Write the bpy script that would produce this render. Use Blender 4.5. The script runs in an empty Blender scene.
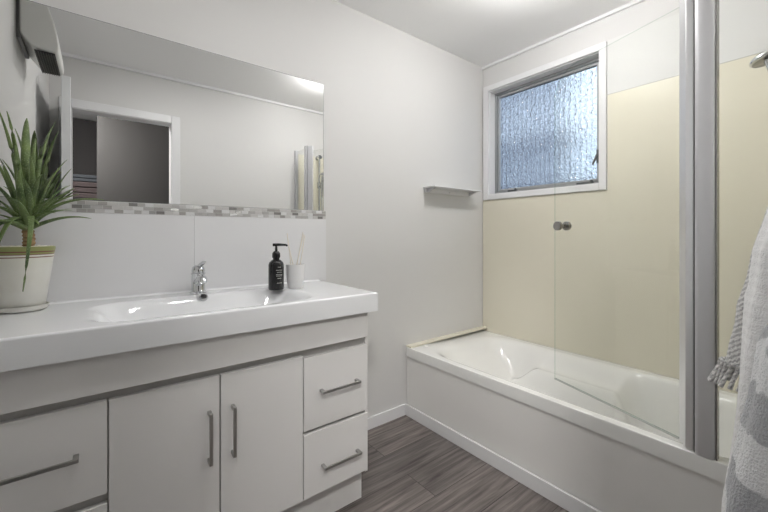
import bpy, bmesh, math, random
from mathutils import Vector, Matrix, noise
random.seed(7)
C = bpy.context.scene
LINK = C.collection.objects.link

# ------------------------------------------------------------------ camera, world, exposure
cam_data = bpy.data.cameras.new('camera')
cam = bpy.data.objects.new('camera', cam_data); LINK(cam)
cam.location = (0.0, 0.0, 1.1317)
cam.rotation_euler = (math.radians(90), 0, 0.907 - math.pi / 2)
cam_data.sensor_width = 36.0
cam_data.lens = 362.7 / 768 * 36
cam_data.shift_y = (234.07 - 256) / 768
cam_data.clip_start = 0.01
C.camera = cam

C.view_settings.view_transform = 'Standard'
C.view_settings.look = 'None'
C.view_settings.exposure = 0.47
C.view_settings.gamma = 1.0
C.view_settings.use_curve_mapping = False

LAMP_POWER = 62.0
HALL_FILL_POWER = 180.0
LAMP_AT = (1.53, 0.84)
FILL_LAMP = (0.50, 0.80)

w = bpy.data.worlds.new('world'); C.world = w; w.use_nodes = True
wn = w.node_tree.nodes; wl = w.node_tree.links
bg = wn['Background']
tc = wn.new('ShaderNodeTexCoord'); sep = wn.new('ShaderNodeSeparateXYZ')
rmp = wn.new('ShaderNodeValToRGB')
wl.new(tc.outputs['Generated'], sep.inputs[0]); 
mp = wn.new('ShaderNodeMapRange'); mp.inputs[1].default_value = -0.6; mp.inputs[2].default_value = 0.9
wl.new(sep.outputs['Z'], mp.inputs[0]); wl.new(mp.outputs[0], rmp.inputs[0]); wl.new(rmp.outputs[0], bg.inputs[0])
cr = rmp.color_ramp
cr.elements[0].position = 0.15; cr.elements[0].color = (0.03, 0.045, 0.07, 1)
cr.elements[1].position = 0.95; cr.elements[1].color = (0.45, 0.62, 0.85, 1)
e = cr.elements.new(0.42); e.color = (0.16, 0.22, 0.30, 1)
e = cr.elements.new(0.60); e.color = (0.70, 0.82, 0.95, 1)
bg.inputs[1].default_value = 1.5

# ------------------------------------------------------------------ materials
def mat(name, col, rough=0.5, metal=0.0, spec=0.5, coat=0.0, trans=0.0, ior=1.45, sss=0.0):
    m = bpy.data.materials.new(name); m.use_nodes = True
    b = m.node_tree.nodes['Principled BSDF']
    b.inputs['Base Color'].default_value = (*col, 1)
    b.inputs['Roughness'].default_value = rough
    b.inputs['Metallic'].default_value = metal
    b.inputs['Specular IOR Level'].default_value = spec
    b.inputs['Coat Weight'].default_value = coat
    b.inputs['Coat Roughness'].default_value = 0.06
    b.inputs['Transmission Weight'].default_value = trans
    b.inputs['IOR'].default_value = ior
    return m
def nodes(m): return m.node_tree.nodes, m.node_tree.links, m.node_tree.nodes['Principled BSDF']
def bump(m, scale, strength, dist=0.002, detail=3, coord='Object', stretch=(1, 1, 1)):
    N, L, b = nodes(m)
    t = N.new('ShaderNodeTexCoord'); mpn = N.new('ShaderNodeMapping'); mpn.inputs['Scale'].default_value = stretch
    n = N.new('ShaderNodeTexNoise'); n.inputs['Scale'].default_value = scale; n.inputs['Detail'].default_value = detail
    bm_ = N.new('ShaderNodeBump'); bm_.inputs['Strength'].default_value = strength; bm_.inputs['Distance'].default_value = dist
    L.new(t.outputs[coord], mpn.inputs[0]); L.new(mpn.outputs[0], n.inputs['Vector']); L.new(n.outputs['Fac'], bm_.inputs['Height'])
    L.new(bm_.outputs[0], b.inputs['Normal'])
    return n
def mottled(m, c1, c2, scale, detail=4, stretch=(1, 1, 1), lo=0.35, hi=0.65):
    N, L, b = nodes(m)
    t = N.new('ShaderNodeTexCoord'); mpn = N.new('ShaderNodeMapping'); mpn.inputs['Scale'].default_value = stretch
    n = N.new('ShaderNodeTexNoise'); n.inputs['Scale'].default_value = scale; n.inputs['Detail'].default_value = detail
    r = N.new('ShaderNodeValToRGB')
    r.color_ramp.elements[0].position = lo; r.color_ramp.elements[0].color = (*c1, 1)
    r.color_ramp.elements[1].position = hi; r.color_ramp.elements[1].color = (*c2, 1)
    L.new(t.outputs['Object'], mpn.inputs[0]); L.new(mpn.outputs[0], n.inputs['Vector'])
    L.new(n.outputs['Fac'], r.inputs[0]); L.new(r.outputs[0], b.inputs['Base Color'])

M = {}
M['wall'] = mat('wall_paint', (0.70, 0.695, 0.685), 0.55, spec=0.3); bump(M['wall'], 180, 0.08)
M['ceiling'] = mat('ceiling_paint', (0.93, 0.93, 0.93), 0.6, spec=0.2)
M['trim'] = mat('trim_gloss_white', (0.80, 0.80, 0.81), 0.3)
M['cream'] = mat('cream_wall_panel', (0.66, 0.615, 0.475), 0.28, spec=0.4)
mottled(M['cream'], (0.76, 0.725, 0.605), (0.79, 0.755, 0.635), 1.5)
M['upper_lining'] = mat('white_wall_panel', (0.74, 0.74, 0.73), 0.6, spec=0.3)
M['cabinet'] = mat('white_lacquer', (0.82, 0.81, 0.80), 0.22, spec=0.4)
M['cabinet_dark'] = mat('carcass_grey', (0.56, 0.55, 0.535), 0.4)
M['ceramic'] = mat('white_glazed_ceramic', (0.83, 0.84, 0.855), 0.07, coat=0.3)
M['acrylic'] = mat('white_bath_acrylic', (0.84, 0.84, 0.82), 0.10, coat=0.2)
M['apron'] = mat('bath_apron_white', (0.83, 0.82, 0.80), 0.35)
M['chrome'] = mat('chrome', (0.66, 0.67, 0.68), 0.08, metal=1)
M['dark_chrome'] = mat('brushed_dark_nickel', (0.34, 0.33, 0.32), 0.25, metal=1)
M['bar_metal'] = mat('brushed_bar_metal', (0.46, 0.455, 0.445), 0.28, metal=1)
M['satin'] = mat('satin_aluminium', (0.66, 0.66, 0.68), 0.42, metal=0.75)
M['bright_alu'] = mat('bright_aluminium', (0.78, 0.78, 0.80), 0.30, metal=0.8)
M['black'] = mat('black_gap', (0.02, 0.02, 0.02), 0.5)
M['mirror'] = mat('mirror_silver', (0.83, 0.835, 0.83), 0.0, metal=1)
M['mirror_edge'] = mat('mirror_edge', (0.10, 0.11, 0.11), 0.3)
M['tile'] = mat('white_splash_tile', (0.80, 0.80, 0.81), 0.10, coat=0.2)
M['grout'] = mat('pale_grout', (0.72, 0.72, 0.71), 0.7)
M['heater'] = mat('heater_white_plastic', (0.80, 0.80, 0.77), 0.3)
M['bottle'] = mat('black_bottle', (0.012, 0.012, 0.013), 0.18)
M['print'] = mat('white_print', (0.42, 0.42, 0.40), 0.5)
M['pot'] = mat('glazed_pot_cream', (0.74, 0.73, 0.67), 0.3); mottled(M['pot'], (0.70, 0.69, 0.62), (0.76, 0.75, 0.70), 9)
M['pot_green'] = mat('pot_green_band', (0.27, 0.29, 0.11), 0.3)
M['pot_brown'] = mat('pot_brown_line', (0.20, 0.09, 0.06), 0.3)
M['pebble'] = mat('white_pebbles', (0.72, 0.69, 0.60), 0.7); mottled(M['pebble'], (0.55, 0.52, 0.42), (0.82, 0.80, 0.72), 60)
M['stem'] = mat('woody_stem', (0.33, 0.20, 0.10), 0.8); mottled(M['stem'], (0.16, 0.09, 0.04), (0.48, 0.32, 0.17), 30, stretch=(1, 1, 4))
M['reed'] = mat('pale_reed', (0.84, 0.79, 0.70), 0.7)
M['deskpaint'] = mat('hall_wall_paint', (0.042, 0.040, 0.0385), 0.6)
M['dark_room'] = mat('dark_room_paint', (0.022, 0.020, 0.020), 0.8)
M['door'] = mat('door_paint', (0.82, 0.83, 0.84), 0.35)
M['bracket'] = mat('grey_bracket', (0.28, 0.28, 0.27), 0.5)
M['grey_gasket'] = mat('grey_gasket', (0.12, 0.12, 0.11), 0.5)
M['sash'] = mat('window_aluminium', (0.42, 0.43, 0.44), 0.35, metal=0.7)
M['handle_dark'] = mat('window_stay_grey', (0.10, 0.105, 0.11), 0.4, metal=0.3)
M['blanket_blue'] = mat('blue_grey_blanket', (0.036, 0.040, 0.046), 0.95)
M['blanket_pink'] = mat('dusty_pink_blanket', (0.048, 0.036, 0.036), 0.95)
M['seal'] = mat('silicone_seal', (0.46, 0.45, 0.41), 0.5)
M['strip'] = mat('clear_grey_strip', (0.55, 0.57, 0.56), 0.25)

# emissive lamp diffuser
def emis(name, col, s):
    m = bpy.data.materials.new(name); m.use_nodes = True
    N, L, b = nodes(m)
    b.inputs['Base Color'].default_value = (0.9, 0.9, 0.9, 1)
    b.inputs['Emission Color'].default_value = (*col, 1); b.inputs['Emission Strength'].default_value = s
    return m
M['lamp'] = emis('lamp_opal', (1.0, 0.985, 0.968), LAMP_POWER)
M['hall_fill'] = emis('hall_fill_opal', (1.0, 0.975, 0.95), HALL_FILL_POWER)

# floor planks
m = mat('grey_vinyl_plank', (0.1, 0.09, 0.08), 0.38, spec=0.35); M['floor'] = m
N, L, b = nodes(m)
t = N.new('ShaderNodeTexCoord')
br = N.new('ShaderNodeTexBrick'); br.offset = 0.37
br.inputs['Scale'].default_value = 1.0; br.inputs['Mortar Size'].default_value = 0.0016
br.inputs['Brick Width'].default_value = 1.22; br.inputs['Row Height'].default_value = 0.178
br.inputs['Color1'].default_value = (0.85, 0.85, 0.85, 1); br.inputs['Color2'].default_value = (1.30, 1.27, 1.24, 1)
br.inputs['Mortar'].default_value = (0.35, 0.33, 0.32, 1); br.inputs['Bias'].default_value = 0.0
L.new(t.outputs['Object'], br.inputs['Vector'])
mp1 = N.new('ShaderNodeMapping'); mp1.inputs['Scale'].default_value = (1.3, 22, 1)
L.new(t.outputs['Object'], mp1.inputs[0])
# shift the grain from plank to plank
addv = N.new('ShaderNodeVectorMath'); addv.operation = 'MULTIPLY_ADD'
L.new(br.outputs['Color'], addv.inputs[0]); addv.inputs[1].default_value = (7, 3, 5); L.new(mp1.outputs[0], addv.inputs[2])
n1 = N.new('ShaderNodeTexNoise'); n1.inputs['Scale'].default_value = 2.2; n1.inputs['Detail'].default_value = 7; n1.inputs['Roughness'].default_value = 0.62
n1.inputs['Distortion'].default_value = 0.5
L.new(addv.outputs[0], n1.inputs['Vector'])
r1 = N.new('ShaderNodeValToRGB')
r1.color_ramp.elements[0].position = 0.32; r1.color_ramp.elements[0].color = (0.062, 0.054, 0.051, 1)
r1.color_ramp.elements[1].position = 0.72; r1.color_ramp.elements[1].color = (0.240, 0.215, 0.202, 1)
L.new(n1.outputs['Fac'], r1.inputs[0])
mx = N.new('ShaderNodeMix'); mx.data_type = 'RGBA'; mx.blend_type = 'MULTIPLY'; mx.inputs[0].default_value = 1.0
L.new(r1.outputs[0], mx.inputs[6]); L.new(br.outputs['Color'], mx.inputs[7]); L.new(mx.outputs[2], b.inputs['Base Color'])

# clear toughened glass: sharp see-through with a faint tint and a fresnel reflection
def thin_glass(name, tint, f0=0.05):
    m = bpy.data.materials.new(name); m.use_nodes = True
    N = m.node_tree.nodes; L = m.node_tree.links; N.clear()
    out = N.new('ShaderNodeOutputMaterial'); mixs = N.new('ShaderNodeMixShader')
    tr = N.new('ShaderNodeBsdfTransparent'); tr.inputs[0].default_value = (*tint, 1)
    gl = N.new('ShaderNodeBsdfGlossy'); gl.inputs['Roughness'].default_value = 0.0
    lw = N.new('ShaderNodeLayerWeight'); pw = N.new('ShaderNodeMath'); pw.operation = 'POWER'; pw.inputs[1].default_value = 5.0
    fr = N.new('ShaderNodeMath'); fr.operation = 'MULTIPLY_ADD'; fr.inputs[1].default_value = 0.45; fr.inputs[2].default_value = 0.025
    L.new(lw.outputs['Facing'], pw.inputs[0]); L.new(pw.outputs[0], fr.inputs[0])
    L.new(fr.outputs[0], mixs.inputs[0]); L.new(tr.outputs[0], mixs.inputs[1]); L.new(gl.outputs[0], mixs.inputs[2])
    L.new(mixs.outputs[0], out.inputs[0])
    return m
M['glass'] = thin_glass('clear_screen_glass', (0.985, 0.99, 0.982))
M['glass_edge'] = thin_glass('green_glass_edge', (0.80, 0.87, 0.83))
M['frost'] = mat('frosted_cup_glass', (0.95, 0.945, 0.94), 0.35, trans=0.20)

# patterned (obscure) window glass
m = mat('obscure_window_glass', (0.93, 0.96, 1.0), 0.06, trans=1.0, ior=1.5); M['obscure'] = m
N, L, b = nodes(m)
t = N.new('ShaderNodeTexCoord')
vo = N.new('ShaderNodeTexVoronoi'); vo.inputs['Scale'].default_value = 30; vo.inputs['Randomness'].default_value = 0.45
no = N.new('ShaderNodeTexNoise'); no.inputs['Scale'].default_value = 95; no.inputs['Detail'].default_value = 2
ad = N.new('ShaderNodeMath'); ad.operation = 'ADD'
L.new(t.outputs['Object'], vo.inputs['Vector']); L.new(t.outputs['Object'], no.inputs['Vector'])
sc_ = N.new('ShaderNodeMath'); sc_.operation = 'MULTIPLY'; sc_.inputs[1].default_value = 0.4; L.new(no.outputs['Fac'], sc_.inputs[0])
L.new(vo.outputs['Distance'], ad.inputs[0]); L.new(sc_.outputs[0], ad.inputs[1])
bu = N.new('ShaderNodeBump'); bu.inputs['Strength'].default_value = 1.0; bu.inputs['Distance'].default_value = 0.012
L.new(ad.outputs[0], bu.inputs['Height']); L.new(bu.outputs[0], b.inputs['Normal'])

# aloe leaf: green with pale flecks
m = mat('aloe_leaf', (0.10, 0.17, 0.05), 0.42); M['leaf'] = m
N, L, b = nodes(m)
t = N.new('ShaderNodeTexCoord')
vo = N.new('ShaderNodeTexVoronoi'); vo.inputs['Scale'].default_value = 170
r = N.new('ShaderNodeValToRGB'); r.color_ramp.elements[0].position = 0.22; r.color_ramp.elements[0].color = (1, 1, 1, 1)
r.color_ramp.elements[1].position = 0.36; r.color_ramp.elements[1].color = (0, 0, 0, 1)
no = N.new('ShaderNodeTexNoise'); no.inputs['Scale'].default_value = 14
gr = N.new('ShaderNodeValToRGB'); gr.color_ramp.elements[0].position = 0.35; gr.color_ramp.elements[0].color = (0.075, 0.120, 0.045, 1)
gr.color_ramp.elements[1].position = 0.7; gr.color_ramp.elements[1].color = (0.21, 0.29, 0.10, 1)
mx = N.new('ShaderNodeMix'); mx.data_type = 'RGBA'; mx.inputs[7].default_value = (0.30, 0.36, 0.18, 1)
mul = N.new('ShaderNodeMath'); mul.operation = 'MULTIPLY'; mul.inputs[1].default_value = 0.55
L.new(t.outputs['Object'], vo.inputs['Vector']); L.new(t.outputs['Object'], no.inputs['Vector'])
L.new(vo.outputs['Distance'], r.inputs[0]); L.new(no.outputs['Fac'], gr.inputs[0])
L.new(r.outputs[0], mul.inputs[0]); L.new(mul.outputs[0], mx.inputs[0]); L.new(gr.outputs[0], mx.inputs[6]); L.new(mx.outputs[2], b.inputs['Base Color'])

# towels
def towel_mat(name, c1, c2, scale, direction, lo, hi, bscale=420, bstr=0.9, distort=1.0):
    m = mat(name, c1, 0.95, spec=0.1)
    N, L, b = nodes(m)
    b.inputs['Sheen Weight'].default_value = 0.4
    t = N.new('ShaderNodeTexCoord'); mpn = N.new('ShaderNodeMapping'); mpn.inputs['Rotation'].default_value = direction
    wv = N.new('ShaderNodeTexWave'); wv.bands_direction = 'Z'; wv.inputs['Scale'].default_value = scale
    wv.inputs['Distortion'].default_value = distort; wv.inputs['Detail'].default_value = 2; wv.inputs['Detail Scale'].default_value = 6
    r = N.new('ShaderNodeValToRGB')
    r.color_ramp.elements[0].position = lo; r.color_ramp.elements[0].color = (*c1, 1)
    r.color_ramp.elements[1].position = hi; r.color_ramp.elements[1].color = (*c2, 1)
    L.new(t.outputs['Object'], mpn.inputs[0]); L.new(mpn.outputs[0], wv.inputs['Vector'])
    L.new(wv.outputs['Fac'], r.inputs[0]); L.new(r.outputs[0], b.inputs['Base Color'])
    n = N.new('ShaderNodeTexNoise'); n.inputs['Scale'].default_value = bscale; n.inputs['Detail'].default_value = 3
    bb = N.new('ShaderNodeBump'); bb.inputs['Strength'].default_value = bstr; bb.inputs['Distance'].default_value = 0.005
    L.new(t.outputs['Object'], n.inputs['Vector']); L.new(n.outputs['Fac'], bb.inputs['Height']); L.new(bb.outputs[0], b.inputs['Normal'])
    return m
M['towel_white'] = towel_mat('white_terry', (0.84, 0.84, 0.84), (0.89, 0.89, 0.89), 14, (0, 0, 0), 0.2, 0.8, 260, 0.8)
M['towel_grey'] = towel_mat('grey_white_terry', (0.42, 0.43, 0.45), (0.78, 0.79, 0.80), 2.6, (0.5, 0.35, 0), 0.42, 0.56, 260, 1.0, 2.5)
M['towel_woven'] = towel_mat('woven_grey_stripe', (0.40, 0.40, 0.40), (0.70, 0.69, 0.68), 34, (0.7, 0, 0), 0.35, 0.65, 220, 0.9, 4.0)

# ------------------------------------------------------------------ building helpers
WORLD = {}
def tag(o, label=None, cat=None, group=None, kind=None):
    if label: o['label'] = label
    if cat: o['category'] = cat
    if group: o['group'] = group
    if kind: o['kind'] = kind
    return o
def thing(name, loc, label, cat, group=None):
    o = bpy.data.objects.new(name, None); LINK(o); o.location = loc; o.empty_display_size = 0.05
    WORLD[o.name] = Vector(loc)
    return tag(o, label, cat, group)
def obj(name, bm, mats, parent=None, smooth=False, bevel=0.0, seg=2, angle=40, recalc=True):
    if not isinstance(mats, (list, tuple)): mats = [mats]
    if recalc: bmesh.ops.recalc_face_normals(bm, faces=bm.faces)
    me = bpy.data.meshes.new(name)
    xs = [v.co.x for v in bm.verts]; ys = [v.co.y for v in bm.verts]; zs = [v.co.z for v in bm.verts]
    org = Vector(((min(xs) + max(xs)) / 2, (min(ys) + max(ys)) / 2, min(zs)))
    bmesh.ops.translate(bm, verts=bm.verts, vec=-org)
    if smooth:
        for f in bm.faces: f.smooth = True
    bm.to_mesh(me); bm.free()
    for mm in mats: me.materials.append(mm)
    if smooth and angle: me.set_sharp_from_angle(angle=math.radians(angle))
    o = bpy.data.objects.new(name, me); LINK(o)
    if parent is not None:
        o.parent = parent; o.location = org - WORLD[parent.name]
    else:
        o.location = org
    WORLD[o.name] = org
    if bevel:
        md = o.modifiers.new('bevel', 'BEVEL'); md.width = bevel; md.segments = seg; md.limit_method = 'ANGLE'; md.angle_limit = math.radians(35)
        for p in me.polygons: p.use_smooth = True
        me.set_sharp_from_angle(angle=math.radians(60))
        md.harden_normals = True
    return o
def struct(name, bm, mats, **k): 
    return tag(obj(name, bm, mats, **k), kind='structure')
def B(): return bmesh.new()
def box(bm, a, b, mi=0, rot=None, pivot=None):
    r = bmesh.ops.create_cube(bm, size=1.0)
    vs = r['verts']
    c = [(a[i] + b[i]) / 2 for i in range(3)]; s = [abs(b[i] - a[i]) for i in range(3)]
    for v in vs: v.co = Vector((v.co.x * s[0] + c[0], v.co.y * s[1] + c[1], v.co.z * s[2] + c[2]))
    if rot is not None:
        bmesh.ops.rotate(bm, verts=vs, cent=pivot or c, matrix=rot)
    for f in {f for v in vs for f in v.link_faces}: f.material_index = mi
    return bm
def frame_of(d):
    d = d.normalized(); up = Vector((0, 0, 1)) if abs(d.z) < 0.95 else Vector((1, 0, 0))
    x = d.cross(up).normalized(); y = x.cross(d).normalized(); return x, y
def tube(bm, pts, rad, n=16, mi=0, cap=True):
    pts = [Vector(p) for p in pts]
    if not isinstance(rad, (list, tuple)): rad = [rad] * len(pts)
    rings = []; px = None
    for i, p in enumerate(pts):
        d = (pts[min(i + 1, len(pts) - 1)] - pts[max(i - 1, 0)])
        x, y = frame_of(d)
        if px is not None:
            x = (px - d.normalized() * px.dot(d.normalized())).normalized(); y = d.normalized().cross(x).normalized() * -1
        px = x
        rings.append([bm.verts.new(p + (x * math.cos(2 * math.pi * k / n) + y * math.sin(2 * math.pi * k / n)) * rad[i]) for k in range(n)])
    for a, b in zip(rings, rings[1:]):
        for k in range(n):
            f = bm.faces.new((a[k], a[(k + 1) % n], b[(k + 1) % n], b[k])); f.material_index = mi
    if cap:
        for r in (rings[0], rings[-1]):
            f = bm.faces.new(r); f.material_index = mi
    return bm
def lathe(bm, cx, cy, prof, n=40, mi=0, mats=None):
    rings = []
    for (r, z) in prof:
        if r < 1e-6: rings.append([bm.verts.new((cx, cy, z))])
        else: rings.append([bm.verts.new((cx + r * math.cos(2 * math.pi * k / n), cy + r * math.sin(2 * math.pi * k / n), z)) for k in range(n)])
    for i, (a, b) in enumerate(zip(rings, rings[1:])):
        q = mats[i] if mats else mi
        for k in range(n):
            if len(a) == 1 and len(b) == 1: continue
            if len(a) == 1: f = bm.faces.new((a[0], b[(k + 1) % n], b[k]))
            elif len(b) == 1: f = bm.faces.new((a[k], a[(k + 1) % n], b[0]))
            else: f = bm.faces.new((a[k], a[(k + 1) % n], b[(k + 1) % n], b[k]))
            f.material_index = q
    return bm
def prism(bm, poly, axis, a, b, mi=0):
    """poly: 2D points in the plane normal to axis, extruded from a to b along it"""
    def P(p, t):
        return (t, p[0], p[1]) if axis == 'x' else (p[0], t, p[1]) if axis == 'y' else (p[0], p[1], t)
    A = [bm.verts.new(P(p, a)) for p in poly]; Bv = [bm.verts.new(P(p, b)) for p in poly]
    n = len(poly); fs = [bm.faces.new(A), bm.faces.new(Bv)]
    for k in range(n): fs.append(bm.faces.new((A[k], A[(k + 1) % n], Bv[(k + 1) % n], Bv[k])))
    for f in fs: f.material_index = mi
    return bm
def sstep(t): t = max(0.0, min(1.0, t)); return t * t * (3 - 2 * t)
def rr_sdf(x, y, x0, x1, y0, y1, r):
    qx = abs(x - (x0 + x1) / 2) - (x1 - x0) / 2 + r; qy = abs(y - (y0 + y1) / 2) - (y1 - y0) / 2 + r
    return math.hypot(max(qx, 0), max(qy, 0)) + min(max(qx, qy), 0) - r
def heightfield(bm, xs, ys, fz, z_low, mi=0):
    """solid slab: top follows fz(x, y), sides drop to z_low, flat underside follows the top minus a shell"""
    V = [[bm.verts.new((x, y, fz(x, y))) for y in ys] for x in xs]
    for i in range(len(xs) - 1):
        for j in range(len(ys) - 1):
            bm.faces.new((V[i][j], V[i + 1][j], V[i + 1][j + 1], V[i][j + 1]))
    loop = [V[i][0] for i in range(len(xs))] + [V[-1][j] for j in range(1, len(ys))] + \
           [V[i][-1] for i in range(len(xs) - 2, -1, -1)] + [V[0][j] for j in range(len(ys) - 2, 0, -1)]
    low = [bm.verts.new((v.co.x, v.co.y, z_low)) for v in loop]
    n = len(loop)
    for k in range(n): bm.faces.new((loop[k], loop[(k + 1) % n], low[(k + 1) % n], low[k]))
    return bm
def lin(a, b, n): return [a + (b - a) * i / (n - 1) for i in range(n)]

# ------------------------------------------------------------------ the setting
XL, XR, YO, YV, H = -0.278, 2.3006, 0.028, 1.7152, 2.4
HX0, HX1, HY = -1.6, 1.6, -0.98           # hallway behind the doorway
bm = B(); box(bm, (XL - 1.4, -3.2, -0.08), (XR + 0.12, YV + 0.12, 0)); fl = struct('floor', bm, M['floor'])
bm = B(); box(bm, (XL - 1.4, -3.2, H), (XR + 0.12, YV + 0.12, H + 0.08)); struct('ceiling', bm, M['ceiling'])
bm = B(); box(bm, (XL - 0.1, YV, 0), (XR + 0.1, YV + 0.1, H)); struct('wall_vanity', bm, M['wall'])
bm = B(); box(bm, (XL - 0.1, YO, 0), (XL, YV, H)); struct('wall_left', bm, M['wall'])
# window wall with its opening
WY0, WY1, WZ0, WZ1 = 0.893, 1.658, 1.425, 2.200
bm = B()
box(bm, (XR, YO, 0), (XR + 0.12, WY0, H)); box(bm, (XR, WY1, 0), (XR + 0.12, YV, H))
box(bm, (XR, WY0, 0), (XR + 0.12, WY1, WZ0)); box(bm, (XR, WY0, WZ1), (XR + 0.12, WY1, H))
struct('wall_window', bm, M['wall'])
# door wall with the doorway the picture is taken through
DX0, DX1, DZ = -0.163, 0.456, 2.03
bm = B()
box(bm, (XL - 1.3, YO - 0.10, 0), (DX0, YO, H)); box(bm, (DX1, YO - 0.10, 0), (XR + 0.12, YO, H)); box(bm, (DX0, YO - 0.10, DZ), (DX1, YO, H))
struct('wall_door', bm, M['wall'])
# architrave
bm = B()
box(bm, (DX0 - 0.066, YO, 0), (DX0, YO + 0.011, DZ + 0.062)); box(bm, (DX1, YO, 0), (DX1 + 0.062, YO + 0.011, DZ + 0.062))
box(bm, (DX0, YO, DZ), (DX1, YO + 0.011, DZ + 0.062))
struct('trim_1', bm, M['trim'], bevel=0.004)
# jamb lining
bm = B()
box(bm, (DX0, YO - 0.10, 0), (DX0 + 0.004, YO, DZ)); box(bm, (DX1 - 0.004, YO - 0.10, 0), (DX1, YO, DZ)); box(bm, (DX0, YO - 0.10, DZ - 0.004), (DX1, YO, DZ))
struct('trim_2', bm, M['trim'])
# open door
d = thing('door_1', (-0.15, 0.06, 0.0), 'white door standing open against the left wall, seen edge on in the mirror', 'door')
d['kind'] = 'structure'
bm = B(); box(bm, (-0.203, 0.046, 0.008), (-0.163, 0.690, 2.028), rot=Matrix.Rotation(math.radians(-2.6), 3, 'Z'), pivot=(-0.183, 0.046, 0)); obj('door_leaf', bm, M['door'], d, bevel=0.002)
for z in (1.86, 0.25):
    bm = B(); tube(bm, [(-0.208, 0.0545, z - 0.045), (-0.208, 0.0545, z + 0.045)], 0.0055, 10); obj('hinge', bm, M['dark_chrome'], d, smooth=True)
# hallway
bm = B()
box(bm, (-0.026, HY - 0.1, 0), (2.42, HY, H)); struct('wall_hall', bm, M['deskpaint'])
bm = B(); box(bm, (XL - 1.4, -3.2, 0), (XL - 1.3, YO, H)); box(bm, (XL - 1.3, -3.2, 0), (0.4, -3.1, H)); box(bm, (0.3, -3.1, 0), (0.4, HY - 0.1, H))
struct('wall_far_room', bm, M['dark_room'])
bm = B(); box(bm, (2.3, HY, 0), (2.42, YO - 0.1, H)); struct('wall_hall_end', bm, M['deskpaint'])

# skirting
SK = 0.068
bm = B(); box(bm, (0.8885, YV - 0.012, 0), (1.503, YV, SK)); struct('baseboard_vanity', bm, M['trim'], bevel=0.002)
bm = B(); box(bm, (1.5035, YO, 0), (1.5152, YV, SK)); struct('baseboard_bath', bm, M['trim'], bevel=0.002)
# ceiling bead along window wall and door wall
bm = B(); box(bm, (XR - 0.016, YO, H - 0.018), (XR, YV, H)); struct('trim_3', bm, M['trim'])
bm = B(); box(bm, (XL, YO, H - 0.020), (XR - 0.016, YO + 0.018, H)); struct('trim_4', bm, M['trim'])

# cream shower lining on the window wall and on the door wall over the bath, joint at 1.93 m
CZ = 1.93; CT = 0.006
bm = B()
box(bm, (XR - CT, YO, 0.385), (XR, 0.850, CZ)); box(bm, (XR - CT, 0.850, 0.385), (XR, YV - 0.004, 1.386))
struct('trim_5', bm, M['cream'])
bm = B(); box(bm, (1.545, YO, 0.385), (XR - CT, YO + CT, CZ)); struct('trim_6', bm, M['cream'])
bm = B(); box(bm, (XR - 0.003, YO, CZ + 0.003), (XR, 0.850, 2.245)); struct('trim_7', bm, M['upper_lining'])
bm = B(); box(bm, (XR - 0.0065, YO, CZ), (XR, 0.850, CZ + 0.003)); struct('trim_8', bm, M['seal'])
# cream ledge strip at the head of the bath
bm = B(); box(bm, (1.5165, YV - 0.045, 0.4215), (XR - CT, YV, 0.4335)); struct('trim_9', bm, M['cream'], bevel=0.004)

# ------------------------------------------------------------------ window
wt = thing('window_1', (XR, 1.277, 1.39), 'white framed window of patterned obscure glass above the bath', 'window'); wt['kind'] = 'structure'
bm = B()
y0, y1, z0, z1 = 0.854, 1.7005, 1.388, 2.240
box(bm, (XR - 0.017, y0, z0), (XR, WY0, z1)); box(bm, (XR - 0.017, WY1, z0), (XR, y1, z1))
box(bm, (XR - 0.017, WY0, z0), (XR, WY1, WZ0)); box(bm, (XR - 0.017, WY0, WZ1), (XR, WY1, z1))
obj('casing', bm, M['trim'], wt, bevel=0.002)
bm = B()
t_ = 0.006
box(bm, (XR, WY0, WZ0), (XR + 0.085, WY0 + t_, WZ1)); box(bm, (XR, WY1 - t_, WZ0), (XR + 0.085, WY1, WZ1))
box(bm, (XR, WY0 + t_, WZ0), (XR + 0.085, WY1 - t_, WZ0 + t_)); box(bm, (XR, WY0 + t_, WZ1 - t_), (XR + 0.085, WY1 - t_, WZ1))
obj('reveal', bm, M['trim'], wt)
def rect_ring(bm, x0, x1, ya, yb, za, zb, wd):
    box(bm, (x0, ya, za), (x1, ya + wd, zb)); box(bm, (x0, yb - wd, za), (x1, yb, zb))
    box(bm, (x0, ya + wd, za), (x1, yb - wd, za + wd)); box(bm, (x0, ya + wd, zb - wd), (x1, yb - wd, zb))
ya, yb, za, zb = WY0 + t_, WY1 - t_, WZ0 + t_, WZ1 - t_
bm = B(); rect_ring(bm, XR + 0.060, XR + 0.085, ya, yb, za, zb, 0.016); obj('outer_frame', bm, M['sash'], wt, bevel=0.001)
bm = B(); rect_ring(bm, XR + 0.070, XR + 0.095, ya + 0.019, yb - 0.019, za + 0.019, zb - 0.019, 0.018); obj('sash', bm, M['sash'], wt, bevel=0.001)
bm = B(); box(bm, (XR + 0.080, ya + 0.036, za + 0.036), (XR + 0.085, yb - 0.036, zb - 0.036)); obj('pane', bm, M['obscure'], wt)
for yy, ln in ((1.50, 0.075), (1.00, 0.10)):
    bm = B(); box(bm, (XR + 0.052, yy - ln / 2, za + 0.012), (XR + 0.068, yy + ln / 2, za + 0.022)); tube(bm, [(XR + 0.050, yy - ln / 2 + 0.01, za + 0.010), (XR + 0.050, yy - ln / 2 + 0.01, za + 0.03)], 0.008, 12)
    obj('stay', bm, M['handle_dark'], wt, bevel=0.002)
bm = B(); box(bm, (XR + 0.058, ya + 0.022, za + 0.13), (XR + 0.070, ya + 0.036, za + 0.21)); tube(bm, [(XR + 0.055, ya + 0.03, za + 0.18), (XR + 0.040, ya + 0.05, za + 0.12)], [0.008, 0.006], 10)
obj('latch', bm, M['handle_dark'], wt, bevel=0.001)

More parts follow.
